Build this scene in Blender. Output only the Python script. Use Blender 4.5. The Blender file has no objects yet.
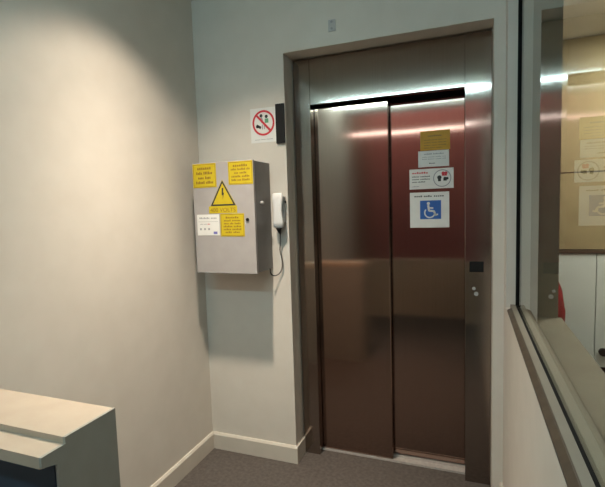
import bpy, bmesh, math, random
from mathutils import Vector, Matrix
random.seed(4)
S = bpy.context.scene
COL = S.collection
PI = math.pi

# ------------------------------------------------------------------ materials
def nt(name):
    m = bpy.data.materials.new(name); m.use_nodes = True
    t = m.node_tree; b = t.nodes['Principled BSDF']
    return m, t, b

def plain(name, col, rough=.6, metal=0, spec=.5):
    m, t, b = nt(name)
    b.inputs['Base Color'].default_value = (*col, 1)
    b.inputs['Roughness'].default_value = rough
    b.inputs['Metallic'].default_value = metal
    b.inputs['Specular IOR Level'].default_value = spec
    return m

def noisy(name, c1, c2, scale, rough=.7, bump=0., detail=4, spec=.3, stretch=(1, 1, 1)):
    m, t, b = nt(name)
    g = t.nodes.new('ShaderNodeNewGeometry')
    mp = t.nodes.new('ShaderNodeMapping'); mp.inputs['Scale'].default_value = stretch
    n = t.nodes.new('ShaderNodeTexNoise'); n.inputs['Scale'].default_value = scale; n.inputs['Detail'].default_value = detail
    r = t.nodes.new('ShaderNodeValToRGB')
    r.color_ramp.elements[0].position = .3; r.color_ramp.elements[1].position = .7
    r.color_ramp.elements[0].color = (*c1, 1); r.color_ramp.elements[1].color = (*c2, 1)
    t.links.new(g.outputs['Position'], mp.inputs['Vector']); t.links.new(mp.outputs['Vector'], n.inputs['Vector'])
    t.links.new(n.outputs['Fac'], r.inputs['Fac']); t.links.new(r.outputs['Color'], b.inputs['Base Color'])
    b.inputs['Roughness'].default_value = rough
    b.inputs['Specular IOR Level'].default_value = spec
    if bump:
        bp = t.nodes.new('ShaderNodeBump'); bp.inputs['Strength'].default_value = bump; bp.inputs['Distance'].default_value = .004
        t.links.new(n.outputs['Fac'], bp.inputs['Height']); t.links.new(bp.outputs['Normal'], b.inputs['Normal'])
    return m

def brushed(name, col, rough, aniso=.85):
    # vertically brushed stainless steel: highlights stretch sideways
    m, t, b = nt(name)
    b.inputs['Metallic'].default_value = 1
    g = t.nodes.new('ShaderNodeNewGeometry')
    mp = t.nodes.new('ShaderNodeMapping'); mp.inputs['Scale'].default_value = (260, 260, 3)
    n = t.nodes.new('ShaderNodeTexNoise'); n.inputs['Scale'].default_value = 1; n.inputs['Detail'].default_value = 3
    t.links.new(g.outputs['Position'], mp.inputs['Vector']); t.links.new(mp.outputs['Vector'], n.inputs['Vector'])
    r = t.nodes.new('ShaderNodeValToRGB')
    r.color_ramp.elements[0].color = (*[c*.9 for c in col], 1); r.color_ramp.elements[1].color = (*[c*1.1 for c in col], 1)
    t.links.new(n.outputs['Fac'], r.inputs['Fac']); t.links.new(r.outputs['Color'], b.inputs['Base Color'])
    n2 = t.nodes.new('ShaderNodeTexNoise'); n2.inputs['Scale'].default_value = 2.2; n2.inputs['Detail'].default_value = 2
    t.links.new(g.outputs['Position'], n2.inputs['Vector'])
    mr = t.nodes.new('ShaderNodeMapRange'); mr.inputs['To Min'].default_value = rough*.85; mr.inputs['To Max'].default_value = rough*1.15
    t.links.new(n2.outputs['Fac'], mr.inputs['Value']); t.links.new(mr.outputs['Result'], b.inputs['Roughness'])
    b.inputs['Anisotropic'].default_value = aniso
    tg = t.nodes.new('ShaderNodeCombineXYZ'); tg.inputs[0].default_value = 1.; tg.inputs[1].default_value = .02
    t.links.new(tg.outputs[0], b.inputs['Tangent'])
    return m

def emit(name, col, strength):
    m, t, b = nt(name)
    b.inputs['Base Color'].default_value = (*col, 1)
    b.inputs['Emission Color'].default_value = (*col, 1)
    b.inputs['Emission Strength'].default_value = strength
    return m

def glass(name):
    # a clear pane: Schlick reflection on the face the ray enters by, plain transmission otherwise
    m = bpy.data.materials.new(name); m.use_nodes = True
    t = m.node_tree; t.nodes.clear()
    N = t.nodes.new; L = t.links.new
    out = N('ShaderNodeOutputMaterial'); mix = N('ShaderNodeMixShader')
    tr = N('ShaderNodeBsdfTransparent'); tr.inputs['Color'].default_value = (.93, .96, .94, 1)
    gl = N('ShaderNodeBsdfGlossy'); gl.inputs['Roughness'].default_value = .015
    g = N('ShaderNodeNewGeometry'); d = N('ShaderNodeVectorMath'); d.operation = 'DOT_PRODUCT'
    L(g.outputs['Normal'], d.inputs[0]); L(g.outputs['Incoming'], d.inputs[1])
    def mth(op, a, b=None):
        n = N('ShaderNodeMath'); n.operation = op
        for i, v in enumerate((a, b)):
            if v is None: continue
            if isinstance(v, (int, float)): n.inputs[i].default_value = v
            else: L(v, n.inputs[i])
        return n.outputs[0]
    c = mth('ABSOLUTE', d.outputs['Value'])
    p = mth('POWER', mth('SUBTRACT', 1., c), 5.)
    r = mth('ADD', mth('MULTIPLY', p, .94), .06)
    r = mth('MULTIPLY', r, mth('SUBTRACT', 1., g.outputs['Backfacing']))
    L(r, mix.inputs[0]); L(tr.outputs[0], mix.inputs[1]); L(gl.outputs[0], mix.inputs[2]); L(mix.outputs[0], out.inputs[0])
    return m

M = {}
M['wall'] = noisy('wall_paint', (.61, .565, .50), (.64, .595, .53), 9, .85, .03, spec=.2)
M['ceil'] = noisy('ceiling_paint', (.58, .54, .46), (.62, .58, .50), 6, .9)
M['base'] = noisy('skirting_paint', (.55, .505, .435), (.59, .54, .47), 12, .5)
M['floor'] = noisy('floor_vinyl', (.065, .054, .048), (.105, .09, .08), 55, .75, .2)
M['steel'] = brushed('brushed_steel', (.33, .275, .24), .09)
M['doorsteel'] = brushed('brushed_door_steel', (.34, .235, .19), .09)
M['alu'] = noisy('threshold_aluminium', (.33, .30, .275), (.42, .39, .36), 60, .4, spec=.5)
M['dark'] = plain('cavity_shade_black', (.012, .012, .012), .7)  # black colour stands for the shade in the space above and behind the doors
M['black'] = plain('black_plastic', (.010, .010, .010), .6, 0, .2)
M['rubber'] = plain('black_rubber', (.008, .008, .008), .8, 0, .1)
M['chrome'] = plain('chrome', (.75, .75, .74), .2, 1)
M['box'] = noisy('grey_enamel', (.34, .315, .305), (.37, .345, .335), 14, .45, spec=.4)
M['boxshade'] = noisy('shaded_grey_enamel', (.17, .16, .155), (.19, .18, .175), 14, .45, spec=.4)  # door's grey enamel darkened to put the cabinet side's shade into its colour
M['lightgrey'] = plain('light_grey_plastic', (.42, .41, .40), .4)
M['white'] = plain('white_plastic', (.74, .73, .71), .35)
M['paper'] = noisy('white_paper', (.70, .69, .66), (.74, .73, .70), 20, .5)
M['yellow'] = noisy('yellow_vinyl', (.50, .375, .012), (.55, .41, .016), 25, .45)
M['amber'] = noisy('amber_vinyl', (.52, .27, .010), (.58, .30, .012), 25, .45)
M['ink'] = plain('black_ink', (.02, .02, .018), .5)
M['ochre'] = plain('brown_ink', (.22, .12, .005), .5)
M['greyink'] = plain('grey_ink', (.30, .30, .31), .5)
M['red'] = plain('red_ink', (.55, .02, .035), .5)
M['green'] = plain('green_ink', (.10, .30, .16), .5)
M['blue'] = plain('blue_ink', (.015, .10, .38), .45)
M['violet'] = plain('violet_ink', (.16, .15, .42), .5)
M['brown'] = noisy('stained_timber', (.055, .038, .025), (.08, .056, .036), 30, .55)
M['cap'] = noisy('parapet_cap_paint', (.39, .315, .245), (.42, .345, .27), 15, .6)
M['greypaint'] = noisy('shaded_grey_parapet_paint', (.26, .25, .225), (.29, .28, .25), 12, .8)  # grey paint, darkened further to carry the shade on the parapet's right end
M['navy'] = plain('recess_shade_navy', (.02, .035, .06), .6)
M['sillgrey'] = noisy('grey_sill_paint', (.20, .178, .145), (.22, .197, .16), 12, .7)
M['innersill'] = noisy('beige_sill_paint', (.29, .25, .19), (.32, .28, .215), 8, .7)
M['hallpaint'] = noisy('hall_brown_paint', (.28, .17, .13), (.32, .2, .16), 5, .8)
M['lining'] = noisy('reveal_lining_timber', (.25, .20, .145), (.29, .235, .17), 14, .7)
M['lowwall'] = noisy('low_wall_paint', (.42, .35, .27), (.46, .38, .30), 8, .8)
M['cup'] = noisy('white_laminate', (.66, .70, .66), (.70, .74, .70), 6, .5)
M['board'] = noisy('beige_board', (.31, .245, .13), (.34, .27, .145), 8, .7)
M['cloth'] = noisy('red_cloth', (.22, .008, .012), (.28, .012, .016), 30, .9)
M['redwall'] = noisy('red_wall_paint', (.50, .22, .215), (.55, .25, .245), 5, .8)
M['glass'] = glass('window_glass')
M['tube'] = emit('cool_tube_light', (.58, .92, 1.0), 95.0)
M['halltube'] = emit('hall_tube_light', (1., .93, .92), 10.0)
M['lamp'] = emit('warm_lamp_disc', (1.0, .80, .56), 6.0)
M['panel'] = emit('room_panel_light', (1.0, .95, .84), 24.0)

# ------------------------------------------------------------------ mesh helpers
FIT = False
def fit(x, z): return -.0838+(x+.114)*.9757, 1.4012+(z-1.40)*.9757

class MB:
    def __init__(s): s.bm = bmesh.new(); s.mats = []
    def mi(s, m):
        if m is None: return 0
        if m not in s.mats: s.mats.append(m)
        return s.mats.index(m)
    def box(s, x0, x1, y0, y1, z0, z1, m=None, bev=0.):
        b = bmesh.new()
        v = [b.verts.new(c) for c in ((x0,y0,z0),(x1,y0,z0),(x1,y1,z0),(x0,y1,z0),(x0,y0,z1),(x1,y0,z1),(x1,y1,z1),(x0,y1,z1))]
        for f in ((3,2,1,0),(4,5,6,7),(0,1,5,4),(1,2,6,5),(2,3,7,6),(3,0,4,7)): b.faces.new([v[i] for i in f])
        if bev: bmesh.ops.bevel(b, geom=list(b.edges), offset=bev, segments=2, profile=.5, affect='EDGES')
        s.add(b, m); return s
    def add(s, b, m=None, mat=None):
        i = s.mi(m)
        if mat is not None: bmesh.ops.transform(b, matrix=mat, verts=b.verts)
        bmesh.ops.recalc_face_normals(b, faces=b.faces)
        mp = {}
        for v in b.verts: mp[v] = s.bm.verts.new(v.co)
        for f in b.faces:
            try:
                nf = s.bm.faces.new([mp[v] for v in f.verts]); nf.material_index = i; nf.smooth = f.smooth
            except ValueError: pass
        b.free()
    def prism(s, pts, axis, a, c, m=None):
        # polygon pts in the two other axes, extruded along axis from a to c
        def P(u, v, w):
            return {'x': (w, u, v), 'y': (u, w, v), 'z': (u, v, w)}[axis]
        b = bmesh.new()
        A = [b.verts.new(P(u, v, a)) for u, v in pts]; C = [b.verts.new(P(u, v, c)) for u, v in pts]
        b.faces.new(A); b.faces.new(C[::-1])
        n = len(pts)
        for i in range(n): b.faces.new((A[i], A[(i+1) % n], C[(i+1) % n], C[i]))
        s.add(b, m); return s
    def disc(s, u, v, r, a, c, axis='y', m=None, n=24, ru=None):
        ru = ru or r
        return s.prism([(u+ru*math.cos(2*PI*i/n), v+r*math.sin(2*PI*i/n)) for i in range(n)], axis, a, c, m)
    def ring(s, u, v, r0, r1, a, c, m=None, n=40, squash=1.):
        b = bmesh.new(); rows = []
        for i in range(n):
            ca, sa = math.cos(2*PI*i/n), math.sin(2*PI*i/n)
            rows.append([b.verts.new((u+r*ca*squash, y, v+r*sa)) for r, y in ((r0, a), (r1, a), (r1, c), (r0, c))])
        for i in range(n):
            A, B = rows[i], rows[(i+1) % n]
            for k in range(4): b.faces.new((A[k], A[(k+1) % 4], B[(k+1) % 4], B[k]))
        s.add(b, m); return s
    def bar(s, p, q, w, a, c, m=None):
        # flat bar in the x/z plane from p to q, width w
        d = Vector((q[0]-p[0], q[1]-p[1])); d.normalize(); n = Vector((-d.y, d.x))*w/2
        return s.prism([(p[0]+n.x, p[1]+n.y), (q[0]+n.x, q[1]+n.y), (q[0]-n.x, q[1]-n.y), (p[0]-n.x, p[1]-n.y)], 'y', a, c, m)
    def tube(s, pts, r, m=None, n=8):
        b = bmesh.new(); pts = [Vector(p) for p in pts]; rows = []
        up = Vector((0, 1, 0))
        for i, p in enumerate(pts):
            t = (pts[min(i+1, len(pts)-1)]-pts[max(i-1, 0)]).normalized()
            x = up.cross(t)
            if x.length < 1e-3: x = Vector((1, 0, 0)).cross(t)
            x.normalize(); y = t.cross(x)
            rr = r[i] if isinstance(r, (list, tuple)) else r
            rows.append([b.verts.new(p+x*rr*math.cos(2*PI*k/n)+y*rr*math.sin(2*PI*k/n)) for k in range(n)])
        for A, B in zip(rows, rows[1:]):
            for k in range(n):
                f = b.faces.new((A[k], A[(k+1) % n], B[(k+1) % n], B[k])); f.smooth = True
        b.faces.new(rows[0][::-1]); b.faces.new(rows[-1])
        s.add(b, m); return s
    def text(s, x0, x1, z, h, y, words, m):
        # a line of print blurred past reading in the photograph: one small stroke per letter, words parted by gaps
        tot = sum(words)+.8*(len(words)-1); cw = (x1-x0)/tot; x = x0
        for wd in words:
            for k in range(wd):
                # strokes too small to read, as in the photograph
                s.box(x+.10*cw, x+.80*cw, y-.0003, y, z, z+h*random.choice((.55, .6, .8)), m)
                x += cw
            x += .8*cw
        return s
    def build(s, name, m, parent=None, origin=None):
        me = bpy.data.meshes.new(name)
        if FIT:            # the cabinet and its stickers are laid out at drawing size, then fitted to the cabinet's width
            for v in s.bm.verts: v.co.x, v.co.z = fit(v.co.x, v.co.z)
            if origin is not None: origin = (fit(origin[0], origin[2])[0], origin[1], fit(origin[0], origin[2])[1])
        if origin is not None: bmesh.ops.translate(s.bm, vec=-Vector(origin), verts=s.bm.verts)
        s.bm.to_mesh(me); s.bm.free()
        for q in (s.mats or [m]): me.materials.append(q)
        o = bpy.data.objects.new(name, me); COL.objects.link(o)
        if origin is not None: o.location = origin
        if parent is not None:
            o.parent = parent
            if origin is None: o.matrix_parent_inverse = Matrix.Translation(-world_loc(parent))
            else: o.location = Vector(origin)-world_loc(parent)
        return o

def world_loc(o):
    v = Vector(o.location)
    if o.matrix_parent_inverse != Matrix.Identity(4): v = v + o.matrix_parent_inverse.translation
    if o.parent: v = v + world_loc(o.parent)
    return v

def tag(o, label=None, cat=None, group=None, kind=None):
    if label: o['label'] = label
    if cat: o['category'] = cat
    if group: o['group'] = group
    if kind: o['kind'] = kind
    return o
def empty(name, loc, label, cat, group=None):
    o = bpy.data.objects.new(name, None); o.empty_display_size = .05; COL.objects.link(o); o.location = loc
    return tag(o, label, cat, group)
def struct(o): o['kind'] = 'structure'; return o

# ------------------------------------------------------------------ the setting
W = -.1145            # face of the back wall; the steel lift front stands at y = 0
XL, XO = -.355, .1939 # left corner, left edge of the lift recess
XN, XR = 1.2125, 1.26 # nib right of the lift, face of the right wall
XB = 1.462            # far face of the right wall
CE = 2.62
GX = 1.3015            # glass
YS = -.225            # far end of the window opening
YN = -3.0             # near end of it
YB = 1.56             # back wall of the room beyond the glass
YR = -6.6

struct(MB().box(-3.2, 4.2, YR, YB+.1, -.06, 0).build('floor', M['floor']))
struct(MB().box(-.5, 4.2, -3.3, YB+.1, CE, CE+.08).box(-3.2, 4.2, YR, -3.3, 3.5, 3.58)
       .box(-3.2, 4.2, -3.36, -3.3, CE+.08, 3.5).build('ceiling', M['ceil']))
struct(MB().box(XL-.15, XL, -3.3, W+.4, 0, CE).build('wall_left', M['wall']))
struct(MB().box(XL, XO, W, W+.4, 0, CE).box(XO, XR, W, W+.4, 2.254, CE)
       .box(XO, XR, .31, W+.46, 0, 2.254).build('wall_back', M['wall']))
struct(MB().box(XR, XB, YS, YB, 0, CE).box(XR, XB, -3.3, YS, 0, .935).box(XR, 1.2785, YN, YS, .935, .977).box(XR, XB, YN, YS, 2.42, CE)
       .box(XR, XB, -3.3, YN, .935, CE).box(XN, XR, W, .3, 0, 2.254).build('wall_right', M['wall']))
struct(MB().box(XB, 4.2, YB, YB+.1, 0, CE).build('wall_beyond', M['wall']))
struct(MB().box(4.1, 4.2, YR, YB, 0, CE+.88).build('wall_side', M['wall']))
struct(MB().box(-3.2, 4.1, YR-.1, YR, 0, .05).box(-3.2, -.8, YR-.1, YR, .05, 3.5).box(1.6, 4.1, YR-.1, YR, .05, 3.5).build('wall_rear', M['hallpaint']))
struct(MB().box(-.8, 1.6, YR-.1, YR, .05, 3.5).build('wall_rear_upper', M['redwall']))
struct(MB().box(-3.3, -3.2, YR, -3.3, 0, 3.5).box(-3.2, XL-.15, -3.3, -3.2, 0, 3.5).build('wall_hall', M['hallpaint']))

def skirt(pts):
    return pts
prof = lambda d: [(0, 0), (d, 0), (d, .088), (d*.45, .1), (0, .1)]
struct(MB().prism([(XL+a, b) for a, b in prof(.014)], 'y', -3.3, W).build('baseboard_left', M['base']))
b = MB().prism([(W-a, c) for a, c in prof(.014)], 'x', XL+.014, XO+.012)
b.box(XO, XO+.012, W, -.001, 0, .096)
struct(b.build('baseboard_back', M['base']))
struct(MB().prism([(XR-a, c) for a, c in prof(.014)], 'y', -3.3, W).build('baseboard_right', M['base']))

# window in the right wall
win = bpy.data.objects.new('window_1', None); COL.objects.link(win); win.location = (GX, YS, .99); struct(win)
MB().box(GX+.004, GX+.010, YN+.01, YS-.006, .985, 2.41).build('glass_pane', M['glass'], win)
g = MB()
g.box(GX-.003, GX+.017, YS-.016, YS-.001, .984, 2.418)
g.box(GX-.003, GX+.017, YN+.001, YN+.012, .984, 2.418)
g.box(GX-.003, GX+.0035, YN+.012, YS-.016, .978, .993)
g.box(GX-.002, GX+.016, YN+.012, YS-.016, 2.406, 2.418)
g.build('gasket', M['rubber'], win)
MB().box(1.279, GX+.05, YN+.001, YS-.001, .9355, .9775).build('sill', M['innersill'], win)
MB().prism([(1.2605, .978), (1.2775, .978), (1.2775, .993), (1.274, .993), (1.2605, .985)], 'y', YN+.001, YS-.075).build('sill_bead', M['brown'], win)
MB().box(1.278, GX-.004, YN+.001, YS-.001, .978, .9925).build('sill_strip', M['sillgrey'], win)
MB().box(GX+.0505, XB+.012, YN+.001, YS-.001, .9355, .945).build('inner_sill', M['innersill'], win)
MB().box(GX+.018, GX+.05, YS-.03, YS-.001, .978, 2.418).build('inner_frame', M['wall'], win)

MB().box(GX+.0505, XB-.001, YS-.006, YS-.001, .9455, 2.418).build('reveal_lining', M['lining'], win)
struct(MB().box(-2.4, 1.2, -3.22, -3.14, 0, .73).build('wall_low', M['lowwall']))

# ------------------------------------------------------------------ the lift
HX0, HX1, X0, X1, HS = .2952, 1.0897, .2006, 1.2112, 2.2435
lift = empty('lift', (.705, 0, 0), 'brushed stainless steel lift entrance with two closed sliding door panels', 'lift')
def jamb(x0, x1):
    b = MB().box(x0, x1, 0, .3, 0, HS, bev=.0015)
    return b.build('jamb', M['steel'], lift)
jl = jamb(X0, HX0); jr = jamb(HX1, X1)
MB().box(HX0+.0005, HX1-.0005, .001, .05, 2.0, HS, bev=.0012).build('header', M['steel'], lift)
MB().box(HX0+.001, HX1-.001, .2, .3, 1.9, HS-.01).box(HX0+.001, HX1-.001, .052, .2, 2.06, HS-.01).build('hanger_cover', M['dark'], lift)
MB().box(HX0+.001, HX1-.001, .2, .26, .013, 1.9).build('car_door', M['dark'], lift)
dl = MB().box(HX0+.002, .7055, .066, .104, .012, 1.991, bev=.002).build('door_panel', M['doorsteel'], lift)
dr = MB().box(.66, HX1-.0015, .125, .163, .014, 1.989, bev=.002).build('door_panel', M['doorsteel'], lift)
th = MB().box(HX0+.001, HX1-.001, .055, .2, 0, .006)
for y in (.0565, .108, .1165): th.box(HX0+.001, HX1-.001, y, y+.006, .006, .0105)
th.build('threshold', M['alu'], lift)
d = MB().box(1.110, 1.176, -.003, 0, 1.098, 1.151, bev=.001).build('display', M['black'], jr)
cb = MB(); cb.ring(1.142, 1.068, .014, .018, -.003, 0).disc(1.142, 1.068, .0138, -.0022, 0)
cb.build('call_button', M['steel'], jr)
ks = MB(); ks.disc(1.131, 1.015, .008, -.004, 0).ring(1.131, 1.015, .003, .006, -.006, -.004); ks.build('key_switch', M['lightgrey'], jr)
ks = MB(); ks.disc(1.142, .989, .010, -.005, 0).ring(1.142, .989, .005, .008, -.007, -.005); ks.build('call_button', M['lightgrey'], jr)

# ------------------------------------------------------------------ signs on the right door panel
DF = .1248
def sheet(name, x0, x1, z0, z1, y, m, label, cat, t=.0012, rot=0.):
    b = MB().box(x0, x1, y-t, y, z0, z1)
    o = b.build(name, m, None, ((x0+x1)/2, y, (z0+z1)/2))
    tag(o, label, cat); return o
def fin(root, rot):
    root.rotation_euler.y = rot
    return root

s = sheet('warning_sticker', .866, 1.016, 1.7225, 1.8235, DF, M['amber'], 'amber yellow sticker with dark text lines, topmost on the lift door', 'sticker')
b = MB().text(.905, .975, 1.793, .011, DF-.0012, [7], M['ochre'])
for i, z in enumerate((1.774, 1.760, 1.746, 1.733)): b.text(.885, .998 - .02*(i == 3), z, .006, DF-.0012, [5, 4, 6], M['ochre'])
b.build('lettering', M['ochre'], s)

s = sheet('notice_label', .8545, 1.011, 1.636, 1.720, DF, M['paper'], 'small white notice with grey text right under the amber sticker', 'notice')
b = MB().text(.885, .985, 1.700, .009, DF-.0012, [6, 8], M['greyink'])
for z in (1.686, 1.675): b.text(.875, .995, z, .005, DF-.0012, [4, 6, 5, 3], M['greyink'])
b.text(.91, .942, 1.652, .007, DF-.0012, [5], M['ink'])
b.build('lettering', M['greyink'], s)

s = sheet('warning_sign', .808, 1.033, 1.521, 1.6265, DF, M['paper'], 'wide white warning sign with red heading and round pictogram on the lift door', 'sign')
b = MB().text(.822, .905, 1.602, .012, DF-.0012, [7], M['red'])
for i, z in enumerate((1.584, 1.570, 1.556)): b.text(.822, .915 - .025*(i == 2), z, .008, DF-.0012, [5, 7], M['ink'])
b.text(.822, .86, 1.533, .006, DF-.0012, [5], M['greyink'])
b.build('lettering', M['ink'], s)
yy = DF-.0012
b = MB().ring(.976, 1.574, .041, .0455, yy-.0004, yy, M['greyink'])
b.disc(.962, 1.578, .011, yy-.0003, yy, m=M['ink']).box(.955, .97, yy-.0003, yy, 1.558, 1.572, M['ink'])
b.disc(.99, 1.572, .008, yy-.0003, yy, m=M['ink']).box(.982, .999, yy-.0003, yy, 1.560, 1.572, M['ink']).disc(1.001, 1.572, .007, yy-.0003, yy, m=M['ink'])
b.disc(.981, 1.600, .008, yy-.0003, yy, m=M['red']).disc(.995, 1.600, .008, yy-.0003, yy, m=M['red']).box(.975, 1.0, yy-.0003, yy, 1.586, 1.594, M['red'])
b.build('pictogram', M['ink'], s)

s = sheet('accessible_lift_sign', .809, 1.011, 1.3145, 1.503, DF, M['paper'], 'large white sign with blue wheelchair square, lowest on the lift door', 'sign')
b = MB().text(.832, .985, 1.478, .011, DF-.0012, [4, 4, 5], M['ink']); b.build('lettering', M['ink'], s)
bl = MB().box(.862, .970, yy-.0006, yy, 1.360, 1.459).build('blue_panel', M['blue'], s)
y2 = yy-.0006
b = MB().disc(.905, 1.443, .008, y2-.0004, y2)
b.bar((.904, 1.434), (.909, 1.402), .011, y2-.0004, y2).bar((.905, 1.420), (.930, 1.418), .007, y2-.0004, y2)
b.bar((.909, 1.404), (.933, 1.402), .010, y2-.0004, y2).bar((.932, 1.404), (.944, 1.378), .010, y2-.0004, y2).bar((.941, 1.380), (.954, 1.385), .008, y2-.0004, y2)
pts = [(.912+.026*math.cos(a), 1.394+.026*math.sin(a)) for a in [math.radians(140+i*12) for i in range(19)]]
for p, q in zip(pts, pts[1:]): b.bar(p, q, .007, y2-.0004, y2)
b.build('pictogram', M['paper'], bl)

# ------------------------------------------------------------------ wall sign and black indicator
s = sheet('prohibition_sign', -.012, .1425, 1.802, 1.986, W-.0002, M['paper'], 'white sign with red crossed circle on the wall left of the lift', 'sign')
yy = W-.0014
b = MB().ring(.0655, 1.906, .057, .068, yy-.0006, yy, M['red'], squash=.97)
b.bar((.0655-.043, 1.906+.046), (.0655+.043, 1.906-.046), .012, yy-.0012, yy-.0006, M['red'])
b.build('red_ring', M['red'], s)
b = MB()
for x, z in ((.053, 1.945), (.084, 1.939)):
    b.disc(x, z, .009, yy-.0004, yy, m=M['ink'])
b.box(.074, .096, yy-.0004, yy, 1.905, 1.928, M['green']).bar((.052, 1.935), (.060, 1.908), .014, yy-.0004, yy, M['greyink'])
b.disc(.029, 1.889, .009, yy-.0004, yy, m=M['ink']).bar((.024, 1.895), (.050, 1.880), .014, yy-.0004, yy, M['ink'])
b.box(.056, .062, yy-.0004, yy, 1.872, 1.898, M['greyink']).box(.068, .074, yy-.0004, yy, 1.872, 1.892, M['greyink'])
b.build('pictogram', M['ink'], s)
MB().text(.012, .12, 1.816, .006, yy, [6, 5, 7], M['greyink']).build('lettering', M['greyink'], s)

ib = empty('lift_indicator', (.169, W, 1.79), 'tall black indicator box on the wall between red circle sign and lift', 'indicator')
MB().box(.1435, .1915, W-.014, W+.0001, 1.789, 1.995).build('casing', M['black'], ib)
MB().box(.150, .1875, W-.0132, W-.0122, 1.81, 1.975).build('lens', M['rubber'], ib)

pl = empty('wall_plate', (.465, W, 2.35), 'tiny pale wall plate with two screws above the lift', 'plate')
MB().box(.446, .484, W-.006, W-.0002, 2.318, 2.376, bev=.002).build('plate', M['lightgrey'], pl)
for z in (2.332, 2.364): MB().disc(.464, z, .006, W-.008, W-.006).build('screw', M['greyink'], pl)

# ------------------------------------------------------------------ electrical cabinet
FIT = True
F = -.3145; BX0, BX1, BZ0, BZ1 = -.304, .0665, 1.1005, 1.698
cab = empty('electrical_cabinet', (-.084, W, 1.109), 'light grey metal electrical cabinet covered in warning stickers, on the wall', 'cabinet')
MB().box(BX0+.004, BX1-.001, F+.021, W-.0003, BZ0+.004, BZ1-.004, bev=.002).build('body', M['boxshade'], cab)
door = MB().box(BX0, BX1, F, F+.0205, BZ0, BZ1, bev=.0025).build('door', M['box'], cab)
lk = MB(); lk.disc(.0235, 1.389, .0085, F-.005, F-.0002).box(.0215, .0255, F-.0065, F-.005, 1.383, 1.395)
lk.build('lock', M['black'], door)
kb = MB(); kb.disc(-.232, 1.475, .010, BX1-.001, BX1+.008, axis='x').disc(-.232, 1.475, .007, BX1+.008, BX1+.013, axis='x')
kb.build('side_knob', M['lightgrey'], cab)
FS = F-.0003
def yellow(x0, x1, z0, z1, label, rows):
    s = sheet('warning_sticker', x0, x1, z0, z1, FS, M['yellow'], label, 'sticker', .0008)
    y = FS-.0008; b = MB()
    w = .0022
    b.box(x0+.004, x1-.004, y-.0002, y, z1-.004-w, z1-.004, M['ochre']).box(x0+.004, x1-.004, y-.0002, y, z0+.004, z0+.004+w, M['ochre'])
    b.box(x0+.004, x0+.004+w, y-.0002, y, z0+.0065, z1-.0065, M['ochre']).box(x1-.004-w, x1-.004, y-.0002, y, z0+.0065, z1-.0065, M['ochre'])
    b.build('border', M['ochre'], s)
    b = MB(); n = len(rows); H = (z1-z0)-.028
    for i, (f, wd) in enumerate(rows):
        z = z1-.014-H*(i+.75)/n; m = (x0+x1)/2; hw = (x1-x0)*f/2
        b.text(m-hw, m+hw, z, H/n*(.85 if i == 0 else .75), y, wd, M['ochre'])
    b.build('lettering', M['ochre'], s)
    return s
yellow(-.300, -.154, 1.566, 1.694, 'yellow text sticker at the upper left of the grey cabinet', [(.6, [7]), (.7, [4, 6]), (.55, [4, 4]), (.75, [6, 5])])
yellow(-.080, .0645, 1.574, 1.694, 'yellow text sticker at the upper right of the grey cabinet', [(.6, [7]), (.78, [5, 7, 3]), (.5, [3, 5]), (.75, [6, 5]), (.75, [4, 3, 6])])
yellow(-.141, .004, 1.301, 1.4225, 'yellow text sticker at the lower right, below the triangle, on the grey cabinet', [(.55, [7]), (.7, [5, 6]), (.7, [4, 3, 5]), (.75, [6, 5]), (.75, [5, 6]), (.6, [4, 4])])
# triangle
tx, tz0, tz1, hw = -.119, 1.464, 1.604, .079
t = MB().prism([(tx-hw, tz0), (tx+hw, tz0), (tx, tz1)], 'y', FS-.0008, FS).prism([(tx-.089, 1.426), (tx+.083, 1.426), (tx+.083, tz0-.0002), (tx-.089, tz0-.0002)], 'y', FS-.0008, FS)
tri = t.build('hazard_triangle', M['yellow'], None, (tx, FS, tz0))
tag(tri, 'yellow black-edged hazard triangle with dark bolt in the middle of the grey cabinet', 'sticker')
y = FS-.0008
def inset(k):
    c = Vector((tx, tz0+(tz1-tz0)/3))
    return [tuple(c+(Vector(p)-c)*k) for p in ((tx-hw, tz0), (tx+hw, tz0), (tx, tz1))]
o_, i_ = inset(.97), inset(.79)
b = MB()
for k in range(3):
    b.prism([o_[k], o_[(k+1) % 3], i_[(k+1) % 3], i_[k]], 'y', y-.0003, y)
b.build('border', M['ink'], tri)
MB().prism([(tx-.004, 1.560), (tx+.006, 1.560), (tx+.003, 1.534), (tx+.009, 1.536), (tx-.001, 1.497), (tx+.0005, 1.522), (tx-.006, 1.520)], 'y', y-.0003, y).build('bolt', M['ink'], tri)
def words(txt, x0, x1, z, h, y, m, name, par):
    cu_ = bpy.data.curves.new(name, 'FONT'); cu_.body = txt; cu_.size = 1; cu_.extrude = 0
    ob = bpy.data.objects.new(name, cu_); COL.objects.link(ob)
    me = bpy.data.meshes.new_from_object(ob.evaluated_get(bpy.context.evaluated_depsgraph_get()))
    bpy.data.objects.remove(ob); bm = bmesh.new(); bm.from_mesh(me); bpy.data.meshes.remove(me)
    xs = [v.co.x for v in bm.verts]; ys = [v.co.y for v in bm.verts]
    a, b_, c_, d_ = min(xs), max(xs), min(ys), max(ys)
    for v in bm.verts: v.co = Vector((x0+(v.co.x-a)/(b_-a)*(x1-x0), y-.0004, z+(v.co.y-c_)/(d_-c_)*h))
    q = MB(); q.add(bm); return q.build(name, m, par)
words('400 VOLTS', tx-.080, tx+.074, 1.433, .021, y, M['ochre'], 'lettering', tri)
s = sheet('notice_label', -.287, -.147, 1.307, 1.421, FS, M['paper'], 'white label with grey text at the lower left of the grey cabinet', 'label', .0008)
b = MB().text(-.272, -.162, 1.397, .011, y, [7, 4], M['greyink'])
b.box(-.28, -.155, y-.0002, y, 1.381, 1.3825, M['greyink'])
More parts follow.
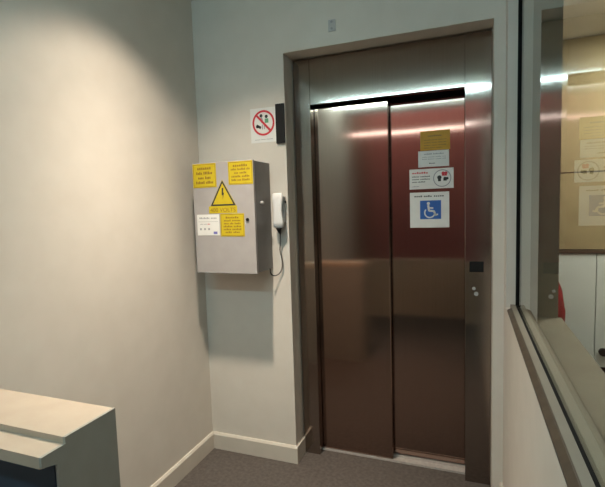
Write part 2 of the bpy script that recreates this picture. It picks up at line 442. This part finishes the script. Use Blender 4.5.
b.text(-.268, -.225, 1.366, .006, y, [4, 4], M['greyink']).text(-.222, -.205, 1.366, .007, y, [3], M['red'])
for x in (-.271, -.245, -.219): b.box(x, x+.011, y-.0002, y, 1.336, 1.347, M['greyink'])
b.box(-.186, -.162, y-.0002, y, 1.314, 1.328, M['violet'])
b.build('lettering', M['greyink'], s)

FIT = False
# ------------------------------------------------------------------ intercom handset
ic = empty('intercom_handset', (.155, W, 1.335), 'white wall intercom handset with dark cord between cabinet and lift', 'telephone')
MB().box(.127, .181, W-.028, W-.0003, 1.36, 1.505, bev=.005).build('wall_base', M['lightgrey'], ic)
def loft(name, secs, m, par):
    b = bmesh.new(); rows = []
    for (z, cy, hx, hy) in secs:
        rows.append([b.verts.new((.1535+hx*(abs(math.cos(a))**.6)*math.copysign(1, math.cos(a)), cy+hy*(abs(math.sin(a))**.6)*math.copysign(1, math.sin(a)), z)) for a in [2*PI*k/20 for k in range(20)]])
    for A, B in zip(rows, rows[1:]):
        for k in range(20):
            f = b.faces.new((A[k], A[(k+1) % 20], B[(k+1) % 20], B[k])); f.smooth = True
    b.faces.new(rows[0][::-1]); b.faces.new(rows[-1])
    q = MB(); q.add(b); return q.build(name, m, par)
c = W-.042
hs = loft('handset', [(1.338, c, .022, .008), (1.342, c, .028, .012), (1.37, c-.002, .030, .0145), (1.395, c-.004, .027, .012), (1.43, c-.008, .024, .0105),
          (1.465, c-.006, .026, .011), (1.49, c-.002, .030, .0145), (1.518, c, .029, .013), (1.5245, c, .022, .008)], M['white'], ic)
MB().box(.181, .187, W-.02, W-.01, 1.468, 1.482).build('hook', M['black'], ic)
MB().tube([(.1535, W-.042, 1.339), (.154, W-.041, 1.325), (.157, W-.036, 1.305)], [.019, .012, .004]).build('strain_relief', M['black'], ic)
def spline(P, n=10):
    out = []
    P = [Vector(p) for p in P]
    for i in range(len(P)-1):
        a, b_, c_, d_ = P[max(i-1, 0)], P[i], P[i+1], P[min(i+2, len(P)-1)]
        for k in range(n):
            t = k/n
            out.append(.5*((2*b_)+(c_-a)*t+(2*a-5*b_+4*c_-d_)*t*t+(3*b_-a-3*c_+d_)*t**3))
    return out+[P[-1]]
path = spline([(.157, W-.036, 1.306), (.150, W-.022, 1.26), (.143, W-.016, 1.215), (.152, W-.014, 1.165), (.150, W-.014, 1.115), (.133, W-.016, 1.085), (.113, W-.035, 1.076), (.102, W-.055, 1.090), (.1015, W-.062, 1.118)], 26)
coil = []
for i, p in enumerate(path):
    a = i*1.35
    t = (path[min(i+1, len(path)-1)]-path[max(i-1, 0)]).normalized(); u = Vector((0, 1, 0)); v = t.cross(u).normalized()
    coil.append(p+(u*math.cos(a)+v*math.sin(a))*.0026)
MB().tube(coil, .0017, n=6).build('cord', M['black'], ic)

# ------------------------------------------------------------------ low parapet in the foreground
PX = .211
pa = empty('parapet', (0, -1.55, 0), 'low grey parapet with stepped cream cap at the lower left foreground', 'parapet')
MB().box(XL+.001, PX-.006, -1.60, -1.43, 0, .885).build('body', M['greypaint'], pa)
profile = [(-1.43, .8855), (-1.43, .92), (-1.588, .92), (-1.588, .904), (-1.652, .904), (-1.652, .876), (-1.64, .872), (-1.602, .872), (-1.602, .8855)]
MB().prism(profile, 'x', XL+.001, PX-.006).build('cap', M['cap'], pa)
MB().prism([(-1.4295, 0), (-1.4295, .9205), (-1.5885, .9205), (-1.5885, .9045), (-1.6525, .9045), (-1.6525, .88), (-1.613, .868), (-1.613, 0)], 'x', PX-.0055, PX+.002).build('end_panel', M['greypaint'], pa)
MB().box(XL+.001, PX-.012, -1.612, -1.6005, .05, .8675).build('recess_shade', M['navy'], pa)  # dark navy sheet stands for the shade in the recess below the cap

# ------------------------------------------------------------------ the room beyond the glass
cu = empty('cupboard', (2.4, 1.5, 0), 'low white cupboard seen through the glass under the beige board', 'cupboard')
MB().box(XB+.03, 3.6, 1.10+.0, YB-.002, .16, 1.025).build('carcass', M['cup'], cu) if False else None
MB().box(XB+.03, 3.6, 1.521, YB-.002, .16, 1.03).build('carcass', M['cup'], cu)
MB().box(XB+.03, 3.6, 1.53, YB-.002, 0, .1595).build('plinth', M['rubber'], cu)
MB().box(XB+.03, 3.6, 1.49, YB-.002, 1.0305, 1.056).build('top_ledge', M['brown'], cu)
for x0, x1 in ((XB+.034, 1.994), (2.0, 2.5), (2.506, 3.04), (3.046, 3.597)):
    dd = MB().box(x0, x1, 1.50, 1.5205, .165, 1.028, bev=.002).build('door', M['cup'], cu)
    hx = x0+.05
    MB().disc(hx, .285, .028, 1.470, 1.4995, n=20).build('handle', M['black'], dd)
bo = empty('wall_board', (2.4, YB, 1.06), 'large beige wall board with a thin dark seam seen through the glass', 'board')
MB().box(XB+.03, 3.9, YB-.03, YB-.002, 1.06, 1.634).build('panel', M['board'], bo)
MB().box(XB+.03, 3.9, YB-.03, YB-.002, 1.644, 2.615).build('panel', M['board'], bo)
MB().box(XB+.03, 3.9, YB-.024, YB-.002, 1.634, 1.644).build('seam', M['brown'], bo)
cl = empty('hanging_cloth', (1.5, .95, 1.4), 'red cloth hanging in the room beyond the glass, mostly hidden by the wall edge', 'cloth')
b = bmesh.new(); rows = []
for i, (z, w_, dpt) in enumerate(((1.16, .03, .06), (1.08, .11, .09), (.97, .16, .11), (.85, .20, .125), (.72, .23, .13), (.60, .24, .125), (.575, .225, .11))):
    rows.append([b.verts.new((XB+.004+w_*max(0, math.cos(a))*(1+.08*math.sin(5*a+i)), .95+dpt*math.sin(a)*(1+.05*math.cos(7*a)), z)) for a in [-PI/2+PI*k/16 for k in range(17)]])
for A, B in zip(rows, rows[1:]):
    for k in range(16):
        f = b.faces.new((A[k], A[k+1], B[k+1], B[k])); f.smooth = True
for R_ in rows:
    pass
for A, B in zip(rows, rows[1:]): b.faces.new((A[0], B[0], B[16], A[16]))
b.faces.new(rows[0]); b.faces.new(rows[-1][::-1])
q = MB(); q.add(b); q.build('cloth', M['cloth'], cl)
q = MB(); q.disc(.95, 1.25, .018, XB+.0005, XB+.006, axis='x').tube([(XB+.006, .95, 1.25), (XB+.03, .95, 1.24), (XB+.045, .95, 1.19), (XB+.03, .95, 1.165)], .005)
q.build('hook', M['chrome'], cl)

# ------------------------------------------------------------------ lamps
def spot(name, loc, tgt, energy, col, ang, blend, rad):
    l = bpy.data.lights.new(name, 'SPOT'); l.energy = energy; l.color = col; l.spot_size = ang; l.spot_blend = blend; l.shadow_soft_size = rad
    # photometric profile of the lamp: most of the light straight down, little sideways
    l.use_nodes = True; t = l.node_tree; N = t.nodes.new; L = t.links.new
    em = t.nodes['Emission']; tc = N('ShaderNodeTexCoord'); sx = N('ShaderNodeSeparateXYZ')
    L(tc.outputs['Normal'], sx.inputs[0])
    ab = N('ShaderNodeMath'); ab.operation = 'ABSOLUTE'; L(sx.outputs['Z'], ab.inputs[0])
    ac = N('ShaderNodeMath'); ac.operation = 'ARCCOSINE'; L(ab.outputs[0], ac.inputs[0])
    dv = N('ShaderNodeMath'); dv.operation = 'DIVIDE'; dv.inputs[1].default_value = math.radians(60); L(ac.outputs[0], dv.inputs[0])
    rp_ = N('ShaderNodeValToRGB'); el = rp_.color_ramp.elements
    prof_ = [(0, 1.), (14, 1.), (19, .88), (26, .60), (32, .38), (40, .20), (48, .12), (56, .05)]
    while len(el) < len(prof_): el.new(.5)
    for e_, (a_, v_) in zip(el, prof_): e_.position = a_/60
    for e_, (a_, v_) in zip(el, prof_): e_.color = (v_, v_, v_, 1)
    L(dv.outputs[0], rp_.inputs[0]); L(rp_.outputs[0], em.inputs['Strength'])
    o = bpy.data.objects.new(name, l); COL.objects.link(o); o.location = loc
    o.rotation_euler = (Vector(tgt)-Vector(loc)).to_track_quat('-Z', 'Y').to_euler(); return o
def downlight(x, y, e, ang, blend, lab, z=CE, rad=.045):
    r = empty('downlight', (x, y, z), lab, 'lamp')
    b = MB(); b2 = bmesh.new(); rows = []
    for k in range(28):
        ca, sa = math.cos(2*PI*k/28), math.sin(2*PI*k/28)
        rows.append([b2.verts.new((x+rr*ca, y+rr*sa, z+dz)) for rr, dz in ((.05, -.001), (.052, -.008), (.07, -.006), (.072, -.0005))])
    for A, B in zip(rows, rows[1:]+rows[:1]):
        for k in range(3): b2.faces.new((A[k], A[k+1], B[k+1], B[k]))
    b.add(b2); b.build('bezel', M['chrome'], r)
    MB().disc(x, y, .049, z-.004, z-.0005, axis='z').build('lamp_disc', M['lamp'], r)
    s = spot('spot', (x, y, z-.02), (x, y, 0), e, (1., .85, .69), ang, blend, rad); s.parent = r; s.location = (0, 0, -.02); s.rotation_euler = (0, 0, 0)
downlight(.15, -.85, 260, math.radians(118), .4, 'round ceiling downlight above the grey cabinet')


tl = empty('tube_light', (.45, -2.53, CE), 'long cool white tube light on the ceiling behind the viewer', 'lamp')
MB().box(-.345, 1.245, -2.57, -2.49, CE-.03, CE).build('housing', M['white'], tl)
MB().box(-.34, 1.24, -2.548, -2.512, CE-.055, CE-.0305, bev=.008).build('tube', M['tube'], tl)

rp = empty('panel_light', (2.4, .7, CE), 'square ceiling panel light in the room beyond the glass', 'lamp')
MB().box(2.0, 2.8, .2, 1.2, CE-.02, CE-.0005).build('panel_frame', M['white'], rp)
MB().box(2.03, 2.77, .23, 1.17, CE-.026, CE-.0205).build('diffuser', M['panel'], rp)
rh = empty('hall_light', (.1, -5.5, 3.5), 'long suspended strip light in the hall behind the viewer', 'lamp')
MB().box(-1., 1.2, -5.54, -5.46, 2.72, 2.77).build('housing', M['white'], rh)
MB().box(-.98, 1.18, -5.535, -5.465, 2.69, 2.7195, bev=.006).build('tube', M['halltube'], rh)
for x in (-.8, 1.): MB().tube([(x, -5.5, 2.7702), (x, -5.5, 3.4998)], .006).build('rod', M['chrome'], rh)

wl = empty('added_strip_light', (-.5, -6.2, 3.5), 'long added strip light brightening the red hall wall behind the viewer', 'lamp')  # added unseen lamp that brightens the red wall mirrored in the doors
MB().box(-2.5, 1.6, -6.25, -6.15, 3.46, 3.4998).build('housing', M['white'], wl)
MB().box(-2.48, 1.58, -6.24, -6.16, 3.45, 3.4598).build('diffuser', M['panel'], wl)

w = bpy.data.worlds.new('World'); S.world = w; w.use_nodes = True
w.node_tree.nodes['Background'].inputs[0].default_value = (.9, .95, 1, 1); w.node_tree.nodes['Background'].inputs[1].default_value = .02

# ------------------------------------------------------------------ camera
yaw, pitch, roll, f = .36423, .08408, -.03137, 439.89
P_ = dict(loc=(1.1107, -2.3200, 1.4486))
cy, sy, cp, sp = math.cos(yaw), math.sin(yaw), math.cos(pitch), math.sin(pitch)
fw = Vector((-sy*cp, cy*cp, -sp)); r = Vector((cy, sy, 0)); u = r.cross(fw)
r2 = r*math.cos(roll)+u*math.sin(roll); u2 = -r*math.sin(roll)+u*math.cos(roll)
cam = bpy.data.cameras.new('Camera'); co = bpy.data.objects.new('Camera', cam); COL.objects.link(co)
mt = Matrix((r2, u2, -fw)).transposed().to_4x4(); mt.translation = Vector(P_['loc']); co.matrix_world = mt
cam.sensor_fit = 'HORIZONTAL'; cam.sensor_width = 36; cam.lens = f*36/605; cam.clip_start = .02
S.camera = co
S.view_settings.view_transform = 'Standard'; S.view_settings.look = 'None'; S.view_settings.gamma = 1; S.view_settings.exposure = 0
S.view_settings.use_curve_mapping = False
